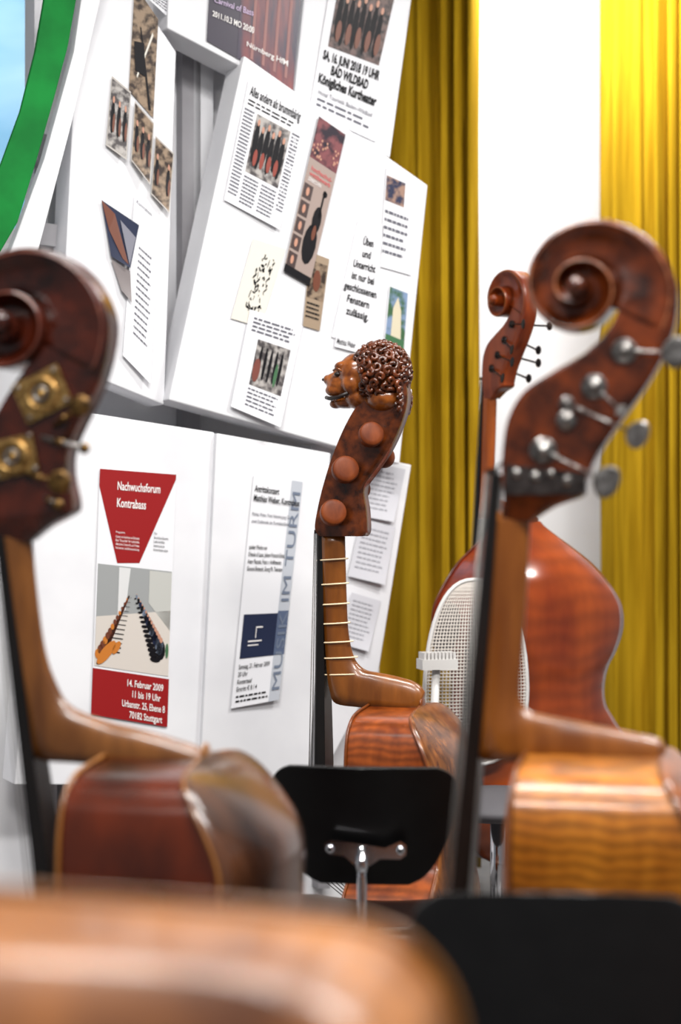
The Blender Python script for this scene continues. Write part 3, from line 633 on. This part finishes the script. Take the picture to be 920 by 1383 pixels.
# ---------------------------------------------------------------- chairs
def chair(name,loc,rz,zt=.83):
    e=empty(name,loc,(0,0,rz)); mb=MB()
    rows=cat([(0,.10),(.02,.135),(.06,.165),(.12,.19),(.18,.205),(.225,.208),(.25,.20),(.264,.185),(.272,.165)],4); nu=16; vs=[];fs=[]
    for z,w in rows:
        for j in range(nu+1):
            u=-1+2*j/nu; x=u*w; vs.append((x,.55*x*x+.02-(z-.13)*.22,zt-.272+z))
    for i in range(len(rows)-1):
        for j in range(nu): a=i*(nu+1)+j; fs.append([a,a+1,a+nu+2,a+nu+1])
    mb.add(vs,fs,blackp); o=mb.build('backrest',e); sd=o.modifiers.new('s','SOLIDIFY'); sd.thickness=.011; sd.offset=0; bv=o.modifiers.new('b','BEVEL'); bv.width=.003; bv.segments=3
    mb=MB(); vs=[];fs=[]
    for i in range(13):
        t=i/12; y=.05+.40*t; w=.21*(1-abs(2*t-1)**5*.25); zz=.455-.02*math.sin(t*math.pi)-(.03*max(0,t-.8)/.2)
        for j in range(nu+1): u=-1+2*j/nu; vs.append((u*w,y,zz+.012*u*u))
    for i in range(12):
        for j in range(nu): a=i*(nu+1)+j; fs.append([a,a+1,a+nu+2,a+nu+1])
    mb.add(vs,fs,blackp); o=mb.build('seat',e); sd=o.modifiers.new('s','SOLIDIFY'); sd.thickness=.012; sd.offset=0
    mb=MB(); zb=zt-.185
    def pl(pts,y0,y1): mb.loft([[Vector((x,yy,z)) for x,z in pts] for yy in(y0,y1)],chrome,smooth=False)
    pl([(-.085,zb+.014),(-.07,zb+.022),(0,zb+.014),(.05,zb+.006),(.085,zb+.022),(.098,zb+.014),(.098,zb-.008),(.085,zb-.018),(.04,zb-.018),(.012,zb-.038),(-.012,zb-.038),(-.04,zb-.014),(-.075,zb-.010),(-.085,zb)],-.004,-.012)
    for x in(-.072,.085): mb.tube([(x,-.010,zb+.003),(x,-.020,zb+.003)],[.011,.009],chrome,16); mb.tube([(x,-.02,zb+.003),(x,-.0215,zb+.003)],.005,M('screw_dark',col(40,40,42),.4,.8),8)
    mb.tube([(0,-.015,zb+.01),(0,-.018,zb-.06),(0,-.018,.50),(0,.0,.43),(0,.08,.425),(0,.25,.425)],.011,chrome,14)
    mb.tube([(0,-.017,zb-.01),(0,-.018,zb-.045)],.015,chrome,14)
    for sx in(-1,1):
        mb.tube([(0,.12,.43),(sx*.15,.12,.43),(sx*.19,.09,.40),(sx*.21,-.02,.012)],.010,chrome,12)
        mb.tube([(0,.34,.43),(sx*.15,.34,.42),(sx*.19,.37,.39),(sx*.20,.44,.012)],.010,chrome,12)
        for yy in(-.02,.44): mb.tube([(sx*(.21 if yy<0 else .2),yy,.02),(sx*(.21 if yy<0 else .2),yy,.0)],.014,ebony,12)
    mb.build('steel_frame',e); return e
chair('stacking_chair',((490-CX)/FL*3.8,3.8,0),math.radians(-6),.832)
chair('stacking_chair',((750-CX)/FL*2.45,2.45,0),math.radians(180-3),.850)

e=empty('white_mesh_office_chair',((645-CX)/FL*5.5,5.5,0),(0,0,math.radians(14)))
wp_=M('white_plastic',col(206,203,200),.35); mesh=M('mesh_fabric',col(200,192,184),.7)
zt=1.18; hh=.30; hw=.172; outl=[]
def ow(z): return hw*(max(0,1-abs(z/hh)**2.3)**(1/2.4))*(1-.14*z/hh)
for k in range(49):
    a=2*math.pi*k/48; c_,s_=math.cos(a),math.sin(a)
    z=hh*math.copysign(abs(s_)**(2/2.3),s_); x=math.copysign(ow(z),c_) if abs(c_)>1e-6 else 0
    outl.append((x,.35*x*x+.03*(z/hh)**2,zt-hh+z))
mb=MB(); mb.tube(outl,.007,wp_,10,False); mb.build('backrest_rim',e)
nx,nz=30,54; mb=MB()
for j in range(nz+1):
    z=-hh+2*hh*j/nz; w=ow(z)
    if w<.02: continue
    mb.tube([(w*(-1+2*i/10),.35*(w*(-1+2*i/10))**2+.03*(z/hh)**2,zt-hh+z) for i in range(11)],.0028,mesh,4,False)
for i in range(nx+1):
    t=-1+2*i/nx; pts=[]
    for j in range(0,25):
        z=-hh*.985+2*hh*.985*j/24; x=ow(z)*t; pts.append((x,.35*x*x+.03*(z/hh)**2,zt-hh+z))
    mb.tube(pts,.0026,mesh,4,False)
mb.build('backrest_mesh',e)
mb=MB(); gm=M('grey_pad',col(76,74,78),.7)
for sx in(-1,1): mb.ball((sx*.07-.02,.05,1.02),(.045,.015,.09),gm,rot=Matrix.Rotation(sx*-.2,3,'Y'))
mb.tube([(0,.06,.95),(0,.08,.6),(0,-.02,.48)],.02,gm); mb.build('lumbar_support',e)
mb=MB(); mb.ball((0,-.2,.49),(.25,.24,.045),gm,24); mb.build('seat',e)
mb=MB(); mb.tube([(0,-.2,.46),(0,-.2,.12)],.025,chrome)
for k in range(5):
    a=2*math.pi*k/5; mb.tube([(0,-.2,.13),(.28*math.cos(a),-.2+.28*math.sin(a),.07)],[.025,.014],wp_); mb.ball((.28*math.cos(a),-.2+.28*math.sin(a),.031),(.03,.03,.03),gm)
mb.build('star_base',e)
mb=MB()
for i in range(9): mb.box((-.215+.012*i,-.1,.945),(.004,.03,.014),wp_)
mb.box((-.167,-.1,.922),(.058,.034,.016),wp_); mb.tube([(-.17,-.1,.92),(-.19,-.12,.6),(-.1,-.18,.47)],.013,wp_); mb.build('armrest',e)

# ---------------------------------------------------------------- lights
def area(name,loc,sx,sy,pw,c=(1,1,1),rot=(0,0,0)):
    l=bpy.data.lights.new(name,'AREA'); l.shape='RECTANGLE'; l.size=sx; l.size_y=sy; l.energy=pw; l.color=c
    o=bpy.data.objects.new(name,l); o.location=loc; o.rotation_euler=rot; SC.collection.objects.link(o); return o
area('ceiling_lamp',(-.2,3.2,HC-.06),1.4,.3,110,(1,.98,.95))
area('ceiling_lamp',(1.2,1.8,HC-.06),1.4,.3,165,(1,.98,.95))
area('ceiling_lamp',(1.9,4.6,HC-.06),1.2,.3,110,(1,.98,.95))
area('ceiling_lamp',(-.9,.8,HC-.06),1.2,.3,130,(1,.98,.95))
area('back_wall_fill',(1.0,6.6,HC-.1),.8,.2,62,(1,.98,.97),(math.radians(52),0,0))  # added lamp out of view, tilted to brighten the back wall
area('facade_fill',(-2.6,8.4,4.6),2,2,70,(.95,.98,1),(math.radians(60),0,0))  # unseen area lamp added outside so the facade is not too dim
w=bpy.data.worlds.new('daylight'); SC.world=w; w.use_nodes=True
w.node_tree.nodes['Background'].inputs[0].default_value=(.93,.96,1,1); w.node_tree.nodes['Background'].inputs[1].default_value=.25

cam=bpy.data.cameras.new('camera'); co=bpy.data.objects.new('camera',cam); SC.collection.objects.link(co); SC.camera=co
co.location=(0,0,CZ); co.rotation_euler=(math.radians(90),0,0)
cam.sensor_fit='VERTICAL'; cam.sensor_height=36; cam.lens=FL*36/1383; cam.clip_start=.05
cam.dof.use_dof=True; cam.dof.focus_distance=4.85; cam.dof.aperture_fstop=cam.lens/1000/0.038
SC.view_settings.view_transform='Standard'; SC.view_settings.look='None'
